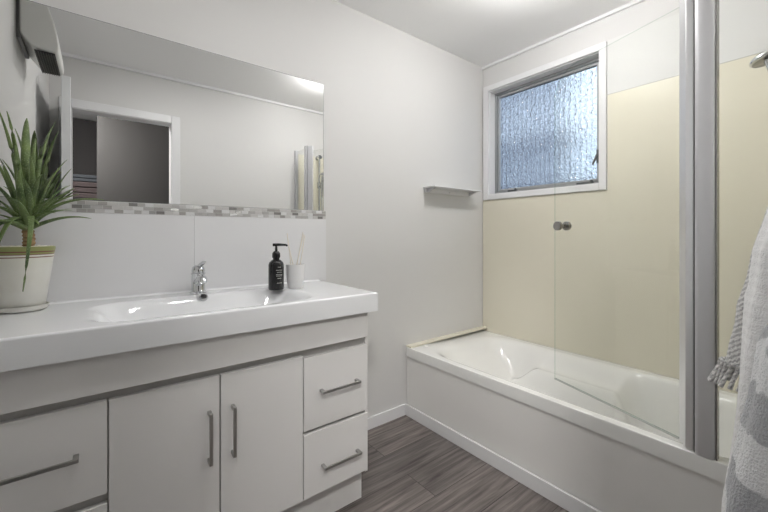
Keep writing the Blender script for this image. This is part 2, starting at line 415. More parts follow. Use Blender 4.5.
bm = B(); box(bm, (3.25, -1.0, 0), (3.35, 4.2, 1.55))  # invented dark slats, added to mottle what shows through the obscure glass
for k in range(6): box(bm, (3.1, 1.50 + k * 0.19, 0), (3.16, 1.575 + k * 0.19, 2.70))
for zz in (1.9, 2.4): box(bm, (3.16, 1.35, zz), (3.20, 2.6, zz + 0.09))
struct('outside_backdrop', bm, mat('outside_dark_backdrop', (0.07, 0.10, 0.16), 0.8))
# ------------------------------------------------------------------ ceiling lamp, then the added fill lights
lx, ly = LAMP_AT
cl = thing('ceiling_light', (lx, ly, 2.27), 'round opal ceiling light nearer the window and bath', 'light')
bm = B(); lathe(bm, lx, ly, [(0, H), (0.05, H), (0.05, H - 0.012), (0.02, H - 0.015), (0.02, H - 0.029), (0, H - 0.029)]); obj('lamp_base', bm, M['trim'], cl, smooth=True)
bm = B(); lathe(bm, lx, ly, [(0.092 * math.cos(a) if abs(a) < 1.57 else 0, 2.322 + 0.050 * math.sin(a)) for a in lin(-math.pi / 2, math.pi / 2, 17)], 36); obj('lamp_shade', bm, M['lamp'], cl, smooth=True, angle=0)
lx, ly = FILL_LAMP
cl = thing('fill_downlight', (lx, ly, H - 0.006), 'added flat round fill light, flush in the ceiling in front of the vanity', 'light')  # added fill to brighten the left half, flush so it stays unseen
bm = B(); lathe(bm, lx, ly, [(0.085, H), (0.100, H), (0.100, H - 0.004), (0.085, H - 0.006)]); obj('fill_rim', bm, M['trim'], cl, smooth=True)
bm = B(); lathe(bm, lx, ly, [(0, H - 0.001), (0.085, H - 0.001), (0.084, H - 0.004), (0, H - 0.004)]); obj('lamp_shade', bm, M['lamp'], cl, smooth=True)
hl = thing('hall_fill_light', (-0.36, -0.50, 2.33), 'added round fill light on the hallway ceiling outside the doorway', 'light')  # added unseen fill, sends light through the doorway onto vanity and bath
bm = B(); lathe(bm, -0.36, -0.50, [(0, H), (0.14, H), (0.14, H - 0.03), (0, H - 0.03)]); obj('lamp_base', bm, M['trim'], hl, smooth=True)
bm = B(); lathe(bm, -0.36, -0.50, [(0.13, H - 0.03)] + [(0.13 * math.cos(a), H - 0.03 - 0.05 * math.sin(a)) for a in lin(0.1, 1.45, 8)] + [(0, H - 0.08)]); obj('lamp_shade', bm, M['hall_fill'], hl, smooth=True, angle=0)

# ------------------------------------------------------------------ mirror, mosaic strip, splashback
MR, MZ0, MZ1 = 0.9316, 1.2545, 1.9234
mt = thing('wall_mirror', ((XL + MR) / 2, YV - 0.003, MZ0), 'large frameless wall mirror above the vanity', 'mirror')
bm = B(); box(bm, (XL + 0.002, YV - 0.006, MZ0), (MR, YV - 0.0005, MZ1)); obj('mirror_backing', bm, M['mirror_edge'], mt)
bm = B(); v = [bm.verts.new(p) for p in ((XL + 0.0035, YV - 0.0063, MZ0 + 0.001), (MR - 0.0016, YV - 0.0063, MZ0 + 0.001), (MR - 0.0016, YV - 0.0063, MZ1 - 0.0016), (XL + 0.0035, YV - 0.0063, MZ1 - 0.0016))]
bm.faces.new(v); obj('mirror_glass', bm, M['mirror'], mt, recalc=False)

SPR = 0.944
bm = B(); box(bm, (XL, YV - 0.007, 1.2095), (SPR, YV, 1.2540), 0)
tile_cols = [('pale', (0.62, 0.61, 0.60), 0.2), ('white', (0.74, 0.74, 0.74), 0.12), ('grey', (0.50, 0.49, 0.48), 0.2), ('taupe', (0.40, 0.385, 0.37), 0.2), ('dark', (0.25, 0.24, 0.235), 0.15), ('shine', (0.92, 0.92, 0.90), 0.05)]
tm = [M['grout']]
for nme, c_, ro in tile_cols: tm.append(mat('mosaic_' + nme, c_, ro, metal=0.6 if nme == 'shine' else 0.0))
rnd = random.Random(3)
for r_ in range(3):
    za_ = 1.2107 + r_ * 0.01435; x = XL + 0.001 - rnd.random() * 0.02
    while x < SPR - 0.004:
        ln = rnd.choice((0.028, 0.030, 0.034, 0.024))
        xa, xb = max(x, XL + 0.001), min(x + ln, SPR - 0.001)
        k = rnd.choices(range(6), (30, 20, 24, 14, 9, 4))[0]
        if xb - xa > 0.004: box(bm, (xa, YV - 0.0095, za_), (xb - 0.0012, YV - 0.004, za_ + 0.0129), k + 1)
        x += ln
tag(obj('mosaic_border', bm, tm), 'thin border of grey and white glass mosaic tiles under the mirror', 'tile border')
bm = B()
for xa, xb in ((XL, 0.314), (0.3145, SPR)):
    box(bm, (xa, YV - 0.009, 0.886), (xb, YV, 1.2092))
tag(obj('splashback', bm, M['tile'], bevel=0.0004), 'glossy white tile splashback between the basin top and the mosaic border', 'splashback')

# ------------------------------------------------------------------ vanity cabinet
FX0, FX1 = XL + 0.004, 0.886
KT = 0.137
vc = thing('vanity_cabinet', ((FX0 + FX1) / 2, 1.46, 0), 'white vanity cabinet with two doors and drawers at both ends', 'cabinet')
bm = B()
box(bm, (FX0, 1.254, KT), (0.8715, YV - 0.014, KT + 0.016)); box(bm, (FX0, 1.254, KT + 0.016), (FX0 + 0.016, YV - 0.014, 0.812))
box(bm, (FX0 + 0.016, YV - 0.03, KT + 0.016), (0.8715, YV - 0.014, 0.76)); box(bm, (0.856, 1.254, KT + 0.016), (0.8715, YV - 0.03, 0.812))
box(bm, (FX0 + 0.016, 1.254, KT + 0.016), (0.856, 1.270, 0.812)); obj('carcass', bm, M['cabinet_dark'], vc)
bm = B(); box(bm, (0.872, 1.244, KT), (FX1, YV - 0.014, 0.8135)); obj('side_panel', bm, M['cabinet'], vc, bevel=0.001)
bm = B(); box(bm, (FX0, 1.222, 0.708), (0.8705, 1.2535, 0.8135)); obj('top_rail', bm, M['cabinet'], vc, bevel=0.0015)
bm = B(); box(bm, (FX0, 1.288, 0.0), (FX1 - 0.002, YV - 0.02, KT - 0.0005)); obj('kick_board', bm, M['cabinet'], vc)
FY = 1.2315
def handle(parent, a, b, wid=0.010, off=0.032, th=0.007):
    """flat bar handle from a to b on the front plane, standing off on two posts"""
    a, b = Vector(a), Vector(b); d = (b - a).normalized()
    bm = B()
    hx = wid / 2
    if abs(d.x) > 0.5:
        box(bm, (a.x, FY - off, a.z - hx), (b.x, FY - off + th, a.z + hx))
        for xx in (a.x + 0.006, b.x - 0.006): box(bm, (xx - 0.006, FY - off + th, a.z - hx), (xx + 0.006, FY, a.z + hx))
    else:
        box(bm, (a.x - hx, FY - off, a.z), (a.x + hx, FY - off + th, b.z))
        for zz in (a.z + 0.006, b.z - 0.006): box(bm, (a.x - hx, FY - off + th, zz - 0.006), (a.x + hx, FY, zz + 0.006))
    return obj('handle', bm, M['bar_metal'], parent, bevel=0.0012)
def front(name, x0, x1, z0, z1, ha, hb):
    bm = B(); box(bm, (x0, FY, z0), (x1, FY + 0.0185, z1))
    o = obj(name, bm, M['cabinet'], vc, bevel=0.0016)
    h = handle(o, ha, hb); h['label'] = 'brushed metal bar handle'
    return o
front('drawer', FX0 + 0.001, 0.0148, 0.432, 0.6825, (-0.215, 0, 0.557), (-0.043, 0, 0.557))
front('drawer', FX0 + 0.001, 0.0148, 0.151, 0.405, (-0.215, 0, 0.280), (-0.043, 0, 0.280))
front('door', 0.0179, 0.2988, 0.151, 0.6825, (0.268, 0, 0.420), (0.268, 0, 0.580))
front('door', 0.3030, 0.5862, 0.151, 0.6825, (0.338, 0, 0.420), (0.338, 0, 0.580))
front('drawer', 0.5902, 0.8713, 0.402, 0.674, (0.653, 0, 0.540), (0.823, 0, 0.540))
front('drawer', 0.5902, 0.8775, 0.151, 0.389, (0.660, 0, 0.253), (0.828, 0, 0.253))

# ------------------------------------------------------------------ basin top
BT, BZ0 = 0.8902, 0.8141
VX0, VX1, VY0, VY1 = XL + 0.002, 0.9065, 1.1995, YV - 0.010
def bench_z(x, y):
    z = BT
    dd = -rr_sdf(x, y, -0.035, 0.675, 1.232, 1.592, 0.11)
    # gentle ramps to left and right, steeper wall at the back
    if dd > 0:
        wl_ = min(x + 0.035, 0.675 - x)
        deep = sstep(dd / 0.085) * (0.35 + 0.65 * sstep(wl_ / 0.20))
        z -= 0.105 * deep
    # rounded front lip and raised back cove
    ed = min(y - VY0, VX1 - x)
    if ed < 0.007: z -= 0.007 - math.sqrt(max(0, 0.007 ** 2 - (0.007 - ed) ** 2))
    bk = VY1 - y
    if bk < 0.016: z += 0.006 * sstep((0.016 - bk) / 0.016)
    return z
xs = lin(VX0, VX1 - 0.008, 112) + [VX1 - 0.005, VX1 - 0.003, VX1 - 0.0015, VX1 - 0.0005, VX1]
ys = [VY0, VY0 + 0.0005, VY0 + 0.0015, VY0 + 0.003, VY0 + 0.005] + lin(VY0 + 0.008, VY1 - 0.017, 58) + [VY1 - 0.013, VY1 - 0.009, VY1 - 0.005, VY1]
bm = B(); heightfield(bm, xs, ys, bench_z, BZ0)
bt = thing('vanity_basin', (0.3, 1.45, BZ0), 'glossy white basin top with wide moulded basin on the vanity cabinet', 'basin')
obj('basin_top', bm, M['ceramic'], bt, smooth=True, angle=50)
# overflow ring on the back wall of the basin and waste in its floor
oy = 1.575; oz = bench_z(0.322, oy)
bm = B(); tube(bm, [(0.322, oy + 0.012, oz - 0.013), (0.322, oy - 0.006, oz + 0.006)], 0.0155, 24); tube(bm, [(0.322, oy - 0.0055, oz + 0.0055), (0.322, oy - 0.0067, oz + 0.0067)], 0.011, 24, mi=1)
obj('overflow_ring', bm, [M['chrome'], M['black']], bt, smooth=True)
bm = B(); lathe(bm, 0.322, 1.41, [(0, 0.786), (0.030, 0.786), (0.030, 0.789), (0.022, 0.791), (0, 0.792)]); obj('waste', bm, M['chrome'], bt, smooth=True)

# ------------------------------------------------------------------ mixer tap
tx, ty = 0.316, 1.640
tp = thing('basin_mixer', (tx, ty, BT), 'chrome lever mixer tap at the back of the basin', 'tap')
bm = B(); lathe(bm, tx, ty, [(0, BT + 0.0003), (0.031, BT + 0.0003), (0.031, BT + 0.006), (0.027, BT + 0.009), (0.0255, BT + 0.012), (0.0245, BT + 0.075), (0.027, BT + 0.080), (0.027, BT + 0.083), (0, BT + 0.083)], 32); obj('tap_body', bm, M['chrome'], tp, smooth=True)
bm = B(); tube(bm, [(tx, ty - 0.010, BT + 0.044), (tx, ty - 0.04, BT + 0.058), (tx, ty - 0.066, BT + 0.066), (tx, ty - 0.082, BT + 0.066), (tx, ty - 0.092, BT + 0.060), (tx, ty - 0.095, BT + 0.052)], [0.018, 0.0175, 0.0165, 0.0155, 0.0145, 0.0140], 20); obj('spout', bm, M['chrome'], tp, smooth=True)
bm = B(); lathe(bm, tx, ty, [(0, BT + 0.084), (0.0235, BT + 0.084), (0.025, BT + 0.092), (0.022, BT + 0.106), (0.014, BT + 0.113), (0, BT + 0.115)], 32)
tube(bm, [(tx, ty - 0.004, BT + 0.105), (tx + 0.004, ty - 0.03, BT + 0.118), (tx + 0.008, ty - 0.062, BT + 0.128), (tx + 0.010, ty - 0.075, BT + 0.130)], [0.010, 0.0085, 0.0075, 0.005], 14); obj('lever', bm, M['chrome'], tp, smooth=True)

# ------------------------------------------------------------------ pump bottle
bx_, by_ = 0.604, 1.535
pb = thing('pump_bottle', (bx_, by_, BT), 'black pump soap bottle with small white print on the basin top', 'bottle')
R_ = 0.0325
bm = B(); lathe(bm, bx_, by_, [(0, BT), (R_ - 0.003, BT), (R_, BT + 0.004), (R_, BT + 0.108), (R_ - 0.003, BT + 0.118), (R_ - 0.012, BT + 0.127), (0.014, BT + 0.131), (0.0135, BT + 0.139), (0, BT + 0.139)], 40); obj('bottle_body', bm, M['bottle'], pb, smooth=True)
bm = B(); lathe(bm, bx_, by_, [(0, BT + 0.1385), (0.0165, BT + 0.1385), (0.0175, BT + 0.145), (0.0165, BT + 0.158), (0.011, BT + 0.166), (0.006, BT + 0.168), (0.0045, BT + 0.190), (0.010, BT + 0.191), (0.010, BT + 0.198), (0, BT + 0.199)], 28)
tube(bm, [(bx_ - 0.014, by_ + 0.004, BT + 0.1945), (bx_ + 0.012, by_ - 0.008, BT + 0.1955), (bx_ + 0.036, by_ - 0.020, BT + 0.194), (bx_ + 0.042, by_ - 0.023, BT + 0.189)], [0.0065, 0.006, 0.0048, 0.004], 12); obj('pump', bm, M['bottle'], pb, smooth=True)
bm = B()
vd = math.atan2(-by_, -bx_) + 0.45          # the printed side
for zz, wd in ((0.098, 0.014), (0.085, 0.03), (0.076, 0.022), (0.066, 0.03), (0.060, 0.026), (0.050, 0.018), (0.030, 0.022)):
    n_ = 6
    for k in range(n_):
        a0 = vd - wd / 2 / R_ + wd / R_ * k / n_; a1 = vd - wd / 2 / R_ + wd / R_ * (k + 0.72) / n_
        q = [bm.verts.new((bx_ + (R_ + 0.0004) * math.cos(a), by_ + (R_ + 0.0004) * math.sin(a), BT + z_)) for a, z_ in ((a0, zz), (a1, zz), (a1, zz + 0.0028), (a0, zz + 0.0028))]
        bm.faces.new(q)
pr_ = obj('printed_text', bm, M['print'], pb); pr_['label'] = 'rows of tiny white print'

# ------------------------------------------------------------------ reed diffuser
dx_, dy_ = 0.690, 1.530
df = thing('diffuser_glass', (dx_, dy_, BT), 'frosted white glass tumbler holding reed sticks on the basin top', 'diffuser')
bm = B(); lathe(bm, dx_, dy_, [(0, BT), (0.031, BT), (0.034, BT + 0.004), (0.043, BT + 0.106), (0.041, BT + 0.106), (0.0325, BT + 0.012), (0, BT + 0.011)], 40); obj('tumbler', bm, M['frost'], df, smooth=True)
for k, (a, b_) in enumerate((((-0.004, 0.010), (-0.030, 0.018)), ((0.010, -0.004), (-0.038, -0.012)), ((-0.012, -0.006), (0.042, 0.008)), ((0.000, -0.020), (0.030, -0.034)), ((-0.010, 0.012), (0.052, 0.022)))):
    bm = B(); ht = (0.245, 0.20, 0.25, 0.235, 0.24)[k]
    tube(bm, [(dx_ + a[0], dy_ + a[1], BT + 0.013), (dx_ + b_[0], dy_ + b_[1], BT + ht)], 0.0022, 8)
    tag(obj('reed_stick', bm, M['reed'], smooth=True), ('pale reed stick leaning back to the left in the frosted tumbler', 'short reed stick leaning farthest left in the frosted tumbler', 'tallest reed stick leaning right in the frosted tumbler', 'reed stick leaning right toward the viewer in the frosted tumbler', 'reed stick leaning farthest right in the frosted tumbler')[k], 'reed', 'reeds in the diffuser')

# ------------------------------------------------------------------ potted aloe
PX, PY = -0.194, 1.610; PZ = BT + 0.0005
pa = thing('potted_aloe', (PX, PY, PZ), 'spiky green aloe plant in a cream pot at the left end of the vanity', 'plant')
bm = B(); lathe(bm, PX, PY, [(0, PZ), (0.053, PZ), (0.060, PZ + 0.004), (0.064, PZ + 0.017), (0.061, PZ + 0.017), (0.057, PZ + 0.008), (0, PZ + 0.008)], 48); obj('saucer', bm, M['pot'], pa, smooth=True)
prof = [(0, PZ + 0.009), (0.051, PZ + 0.009), (0.054, PZ + 0.012), (0.0735, PZ + 0.168), (0.0740, PZ + 0.171), (0.0746, PZ + 0.1765), (0.0750, PZ + 0.179), (0.0764, PZ + 0.184), (0.0770, PZ + 0.188), (0.0785, PZ + 0.195), (0.0780, PZ + 0.2025), (0.0755, PZ + 0.203), (0.072, PZ + 0.1955), (0, PZ + 0.1955)]
mi_ = [0, 0, 0, 2, 0, 2, 1, 2, 1, 1, 0, 0, 0]
bm = B(); lathe(bm, PX, PY, prof, 56, mats=mi_); obj('pot', bm, [M['pot'], M['pot_green'], M['pot_brown']], pa, smooth=True)
bm = B(); rnd = random.Random(5)
for k in range(150):
    a = rnd.random() * 6.283; rr = 0.069 * math.sqrt(rnd.random()); s_ = 0.0035 + rnd.random() * 0.0035
    r = bmesh.ops.create_icosphere(bm, subdivisions=1, radius=s_)
    for v in r['verts']: v.co = Vector((v.co.x * 1.2 + PX + rr * math.cos(a), v.co.y + PY + rr * math.sin(a), v.co.z * 0.75 + PZ + 0.1985 + rnd.random() * 0.003))
tag(obj('pebbles', bm, M['pebble'], pa, smooth=True, angle=0), kind='stuff')
bm = B(); pts = []; rads = []
for k in range(15):
    f_ = k / 14; pts.append((-0.180 + 0.002 * math.sin(f_ * 5), 1.6, PZ + 0.196 + 0.082 * f_)); rads.append(0.0150 + (0.0018 if k % 2 else -0.001) - 0.002 * f_)
tube(bm, pts, rads, 18); obj('stem', bm, M['stem'], pa, smooth=True, angle=0)
LEAVES = [(-0.24, 1.56, 1.495, 0.0105), (-0.219, 1.56, 1.482, 0.011), (-0.185, 1.62, 1.484, 0.017), (-0.168, 1.64, 1.437, 0.011), (-0.122, 1.64, 1.491, 0.014), (-0.092, 1.6, 1.368, 0.007), (-0.141, 1.66, 1.415, 0.011),
 (-0.086, 1.63, 1.291, 0.011), (-0.064, 1.6, 1.26, 0.012), (-0.001, 1.58, 1.245, 0.012), (-0.032, 1.55, 1.182, 0.010), (-0.08, 1.6, 1.209, 0.010), (-0.077, 1.66, 1.285, 0.009), (-0.268, 1.58, 1.382, 0.013), (-0.27, 1.56, 1.295, 0.013),
 (-0.272, 1.54, 1.214, 0.013), (-0.27, 1.52, 1.126, 0.012), (-0.262, 1.5, 1.065, 0.012), (-0.178, 1.49, 0.975, 0.009), (-0.246, 1.50, 1.014, 0.010), (-0.202, 1.56, 1.388, 0.012), (-0.186, 1.5, 1.32, 0.012), (-0.146, 1.53, 1.304, 0.011),
 (-0.123, 1.52, 1.237, 0.010), (-0.148, 1.65, 1.222, 0.010), (-0.243, 1.48, 1.166, 0.012), (-0.114, 1.67, 1.345, 0.009), (-0.151, 1.54, 1.16, 0.007), (-0.2, 1.48, 1.23, 0.012), (-0.176, 1.6, 1.367, 0.013)]
rnd = random.Random(21)
for k in range(14):
    a = rnd.random() * 6.283; r_ = 0.05 + 0.07 * rnd.random()
    LEAVES.append((max(-0.262, -0.180 + r_ * math.cos(a)), min(1.695, 1.59 + r_ * math.sin(a)), 1.19 + 0.17 * rnd.random(), 0.008 + 0.003 * rnd.random()))
rnd = random.Random(11)
crown = Vector((-0.180, 1.600, PZ + 0.272))
for i, (x, y, z, w0) in enumerate(LEAVES):
    tip = Vector((x, y, z)); d = (tip - crown) * 1.06; tip = crown + d; tip.x = max(tip.x, XL + 0.006); tip.y = min(tip.y, YV - 0.012); d = tip - crown; ln = d.length
    hor = Vector((d.x, d.y, 0)); hl_ = hor.length; hor = hor.normalized() if hl_ > 1e-4 else Vector((0, -1, 0))
    base = crown + hor * 0.010 + Vector((0, 0, -0.012 + 0.02 * rnd.random()))
    rise = d.z / ln
    ctrl = base + hor * (hl_ * (0.30 if rise > 0.3 else 0.55)) + Vector((0, 0, max(d.z * 0.62, 0.0) + ln * (0.08 if rise > 0.6 else 0.22 if rise > -0.3 else 0.34)))
    ctrl += Vector((-hor.y, hor.x, 0)) * rnd.uniform(-0.22, 0.22) * ln * 0.5
    bm = B(); NS = 14; rings = []
    up0 = Vector((0, 0, 1))
    for k in range(NS + 1):
        s_ = k / NS
        p = base * (1 - s_) ** 2 + ctrl * 2 * s_ * (1 - s_) + tip * s_ * s_
        tg = ((ctrl - base) * (1 - s_) + (tip - ctrl) * s_).normalized()
        side = tg.cross(up0)
        if side.length < 0.2: side = tg.cross(hor.cross(up0)).cross(tg) if False else Vector((-hor.y, hor.x, 0))
        side = (side - tg * side.dot(tg)).normalized(); nrm = side.cross(tg).normalized()
        wd = w0 * (0.66 if w0 > 0.015 else 0.98) * (1 - s_ ** (4.0 if w0 > 0.015 else 1.25)) ** 0.80 + 0.0013
        th = wd * 0.45
        ring = []
        for q in range(10):
            a = 2 * math.pi * q / 10
            off = side * (wd * math.cos(a)) + nrm * (th * math.sin(a)) - nrm * (0.35 * wd * (1 - math.cos(a) ** 2) - 0.12 * wd)
            ring.append(bm.verts.new(p + off))
        rings.append(ring)
    for a_, b_ in zip(rings, rings[1:]):
        for q in range(10): bm.faces.new((a_[q], a_[(q + 1) % 10], b_[(q + 1) % 10], b_[q]))
    bm.faces.new(rings[0]); bm.faces.new(rings[-1])
    obj('leaf', bm, M['leaf'], pa, smooth=True, angle=0)

# ------------------------------------------------------------------ wall heater (left wall, seen in the mirror)
ht = thing('fan_heater', (XL, 1.15, 1.90), 'white wall mounted fan heater with dark grille, reflected in the mirror', 'heater')
bm = B()
prof = [(XL + 0.013, 1.975), (XL + 0.050, 1.930), (XL + 0.120, 1.918), (XL + 0.134, 1.926), (XL + 0.136, 1.95), (XL + 0.132, 1.99), (XL + 0.120, 2.05), (XL + 0.101, 2.11), (XL + 0.078, 2.17), (XL + 0.050, 2.22), (XL + 0.013, 2.23)]
prism(bm, prof, 'y', 1.00, 1.30); obj('heater_body', bm, M['heater'], ht, bevel=0.010, seg=4)
bm = B(); box(bm, (XL, 1.03, 1.96), (XL + 0.0135, 1.27, 2.22)); obj('heater_bracket', bm, M['bracket'], ht)
bm = B(); ang = math.atan2(-0.010, 0.075)
box(bm, (XL + 0.056, 1.015, 1.9150), (XL + 0.122, 1.285, 1.9190), 0)
for k in range(8):
    xx = XL + 0.058 + k * 0.0084; box(bm, (xx, 1.015, 1.9105), (xx + 0.0022, 1.285, 1.916), 1)
for k in range(12):
    yy = 1.04 + k * 0.02; box(bm, (XL + 0.056, yy, 1.9115), (XL + 0.122, yy + 0.0025, 1.915), 1)
obj('grille', bm, [M['black'], M['grey_gasket']], ht)

# ------------------------------------------------------------------ small shelf
sh = thing('wall_shelf', (1.90, YV, 1.41), 'small white wall shelf near the window corner', 'shelf')
bm = B(); box(bm, (1.665, YV - 0.108, 1.4335), (2.150, YV - 0.001, 1.4405)); obj('shelf_board', bm, M['trim'], sh, bevel=0.002)
bm = B(); box(bm, (1.672, YV - 0.016, 1.405), (2.143, YV - 0.001, 1.4334)); obj('back_rail', bm, M['trim'], sh, bevel=0.003)
for xx in (1.69, 2.112):
    bm = B(); prism(bm, [(YV - 0.085, 1.4333), (YV - 0.016, 1.4333), (YV - 0.016, 1.408), (YV - 0.030, 1.412)], 'x', xx, xx + 0.018); obj('shelf_bracket', bm, M['satin'], sh, bevel=0.002)
bm = B(); tube(bm, [(1.905, YV - 0.018, 1.418), (1.905, YV - 0.015, 1.418)], 0.006, 16); obj('screw', bm, M['satin'], sh, smooth=True)

# ------------------------------------------------------------------ bathtub
BX0, BX1, BY0, BY1 = 1.5152, XR - CT, YO + CT, YV - 0.0015
def bath_z(x, y):
    z = 0.4213
    fx = x - BX0
    z -= 0.020 * sstep((fx - 0.05) / 0.5)                       # deck falls a little towards the wall
    if fx < 0.004: z -= 0.004 - math.sqrt(max(0, 0.004 ** 2 - (0.004 - fx) ** 2))
    d2 = -rr_sdf(x, y, BX0 + 0.040, BX1 - 0.050, BY0 + 0.07, BY1 - 0.085, 0.19)
    if d2 > 0:
        head = (BY1 - 0.085 - y)                                # long sloping back at the vanity-wall end
        deep = sstep(d2 / 0.15) * (0.03 + 0.97 * sstep(head / 0.50))
        arm = sstep((x - 1.97) / 0.10) * sstep((y - 0.62) / 0.12) * sstep((1.38 - y) / 0.24)
        z -= 0.315 * deep * (1 - 0.74 * arm)
    return z
bt_ = thing('bathtub', (1.9, 0.88, 0), 'white bath built in along the window wall with flat front panel', 'bath')
xs = [BX0, BX0 + 0.0004, BX0 + 0.0012, BX0 + 0.0025] + lin(BX0 + 0.004, BX1, 90)
ys = lin(BY0, BY1, 150)
bm = B(); heightfield(bm, xs, ys, bath_z, 0.363); obj('tub', bm, M['acrylic'], bt_, smooth=True, angle=0)
bm = B(); box(bm, (1.5245, BY0, SK * 0 + 0.001), (1.536, BY1, 0.362)); obj('front_panel', bm, M['apron'], bt_)
bm = B(); box(bm, (1.518, BY0, 0.0), (1.5244, BY1, 0.012)); obj('panel_foot', bm, M['apron'], bt_)
bm = B(); tube(bm, [(1.628, 1.655, bath_z(1.628, 1.655) - 0.002), (1.628, 1.655, bath_z(1.628, 1.655) + 0.004)], [0.018, 0.016], 28)
tube(bm, [(1.628, 1.655, bath_z(1.628, 1.655) + 0.004), (1.628, 1.655, bath_z(1.628, 1.655) + 0.0065)], [0.009, 0.008], 20); obj('cap', bm, M['acrylic'], bt_, smooth=True)

# ------------------------------------------------------------------ shower screen
sc = thing('shower_screen', (1.53, 0.30, 0.42), 'frameless glass shower screen with aluminium posts on the bath edge', 'shower screen')
PT = 1.958; PB = 0.4218
bm = B(); prism(bm, [(1.517, 0.255), (1.548, 0.255), (1.550, 0.266), (1.549, 0.306), (1.517, 0.306), (1.511, 0.298), (1.511, 0.264)], 'z', PB, PT); po = obj('post', bm, M['satin'], sc, bevel=0.003); po['label'] = 'wide satin aluminium post'
bm = B(); prism(bm, [(1.517, 0.2505), (1.546, 0.2505), (1.546, 0.2545), (1.517, 0.2545)], 'z', PB, PT); obj('post_edge', bm, M['dark_chrome'], sc, bevel=0.001)
bm = B(); box(bm, (1.518, YO + 0.0005, PB), (1.548, YO + 0.034, PT)); obj('wall_channel', bm, M['satin'], sc, bevel=0.003)
bm = B(); box(bm, (1.530, YO + 0.034, PB + 0.002), (1.536, 0.2505, PT - 0.012)); obj('fixed_panel', bm, M['glass'], sc)
# swing panel
hg = Vector((1.5585, 0.352, 0)); fe = Vector((1.733, 0.873, 0)); dv = (fe - hg); Ls = dv.length; dv.normalize(); nv = Vector((-dv.y, dv.x, 0))
GB, GT, CR = 0.436, 1.907, 0.13
bm = B()
def sp(s_, z_, o_): p = hg + dv * s_ + nv * o_; return (p.x, p.y, z_)
outl = [(0.0, GB), (Ls, GB), (Ls, GT - CR)] + [(Ls - CR + CR * math.cos(a), GT - CR + CR * math.sin(a)) for a in lin(0.12, math.pi / 2, 12)] + [(0.0, GT)]
A_ = [bm.verts.new(sp(s_, z_, -0.003)) for s_, z_ in outl]; B_ = [bm.verts.new(sp(s_, z_, 0.003)) for s_, z_ in outl]
bm.faces.new(A_); bm.faces.new(B_)
for k in range(len(outl)):
    f = bm.faces.new((A_[k], A_[(k + 1) % len(outl)], B_[(k + 1) % len(outl)], B_[k])); f.material_index = 1
sw = obj('swing_panel', bm, [M['glass'], M['glass_edge']], sc); sw['label'] = 'hinged clear glass panel with rounded top corner'
bm = B(); prism(bm, [(1.522, 0.3085), (1.546, 0.3085), (1.560, 0.328), (1.565, 0.350), (1.553, 0.354), (1.538, 0.341), (1.520, 0.330)], 'z', PB + 0.006, PT - 0.004); obj('hinge_profile', bm, M['bright_alu'], sw, bevel=0.003)
bm = B(); prism(bm, [(1.521, 0.3062), (1.548, 0.3062), (1.548, 0.3084), (1.521, 0.3084)], 'z', PB + 0.002, PT - 0.002); obj('hinge_gap', bm, M['black'], sw)  # black strip drawn as the dark gap between post and hinge
kx = (hg + dv * (Ls - 0.045))
bm = B(); zk = 1.170
tube(bm, [kx + nv * 0.0032 + Vector((0, 0, zk)), kx + nv * 0.016 + Vector((0, 0, zk)), kx + nv * 0.020 + Vector((0, 0, zk)), kx + nv * 0.034 + Vector((0, 0, zk))], [0.012, 0.011, 0.021, 0.021], 28); obj('knob', bm, M['dark_chrome'], sw, smooth=True)
bm = B(); tube(bm, [kx - nv * 0.0032 + Vector((0, 0, zk)), kx - nv * 0.016 + Vector((0, 0, zk)), kx - nv * 0.020 + Vector((0, 0, zk)), kx - nv * 0.034 + Vector((0, 0, zk))], [0.012, 0.011, 0.021, 0.021], 28); obj('knob', bm, M['dark_chrome'], sw, smooth=True)
bm = B(); A_ = []
for s_, z_ in ((0.004, GB - 0.006), (Ls, GB - 0.006), (Ls, GB - 0.0003), (0.004, GB - 0.0003)):
    A_.append((bm.verts.new(sp(s_, z_, -0.004)), bm.verts.new(sp(s_, z_, 0.004))))
bm.faces.new([a[0] for a in A_]); bm.faces.new([a[1] for a in A_])
for k in range(4): bm.faces.new((A_[k][0], A_[(k + 1) % 4][0], A_[(k + 1) % 4][1], A_[k][1]))
obj('bottom_seal', bm, M['strip'], sw)

# ------------------------------------------------------------------ shower rail and hand shower on the door wall
rx = 1.765; ry = YO + CT + 0.052
sr = thing('shower_rail', (rx, YO + CT, 1.2), 'chrome slide rail for the shower on the wall over the bath', 'shower rail')
bm = B(); tube(bm, [(rx, ry, 1.26), (rx, ry, 1.94)], 0.0105, 18); obj('rail', bm, M['chrome'], sr, smooth=True)
for zz in (1.285, 1.915):
    bm = B(); tube(bm, [(rx, YO + CT, zz), (rx, YO + CT + 0.012, zz), (rx, YO + CT + 0.016, zz), (rx, ry + 0.022, zz)], [0.022, 0.022, 0.016, 0.019], 20); obj('rail_bracket', bm, M['chrome'], sr, smooth=True)
bm = B(); tube(bm, [(rx, ry, 1.60), (rx, ry, 1.66)], 0.020, 18); tube(bm, [(rx, ry, 1.63), (rx, ry + 0.045, 1.64)], 0.015, 16); obj('slider', bm, M['chrome'], sr, smooth=True)
hs = thing('hand_shower', (rx, ry + 0.06, 1.55), 'chrome hand shower held on the slide rail', 'shower head')
bm = B(); tube(bm, [(rx, ry + 0.055, 1.50), (rx, ry + 0.058, 1.58), (rx, ry + 0.062, 1.66), (rx, ry + 0.075, 1.715)], [0.009, 0.0115, 0.0125, 0.014], 18); obj('shower_handle', bm, M['chrome'], hs, smooth=True)
hc_ = Vector((rx + 0.02, ry + 0.075, 1.732)); tilt = Matrix.Rotation(math.radians(-14), 3, 'X')
bm = B(); lathe(bm, 0, 0, [(0, 0.022), (0.018, 0.021), (0.046, 0.010), (0.053, 0.001), (0.053, -0.005), (0.048, -0.009), (0, -0.010)], 36, mats=[0, 0, 0, 0, 0, 1])
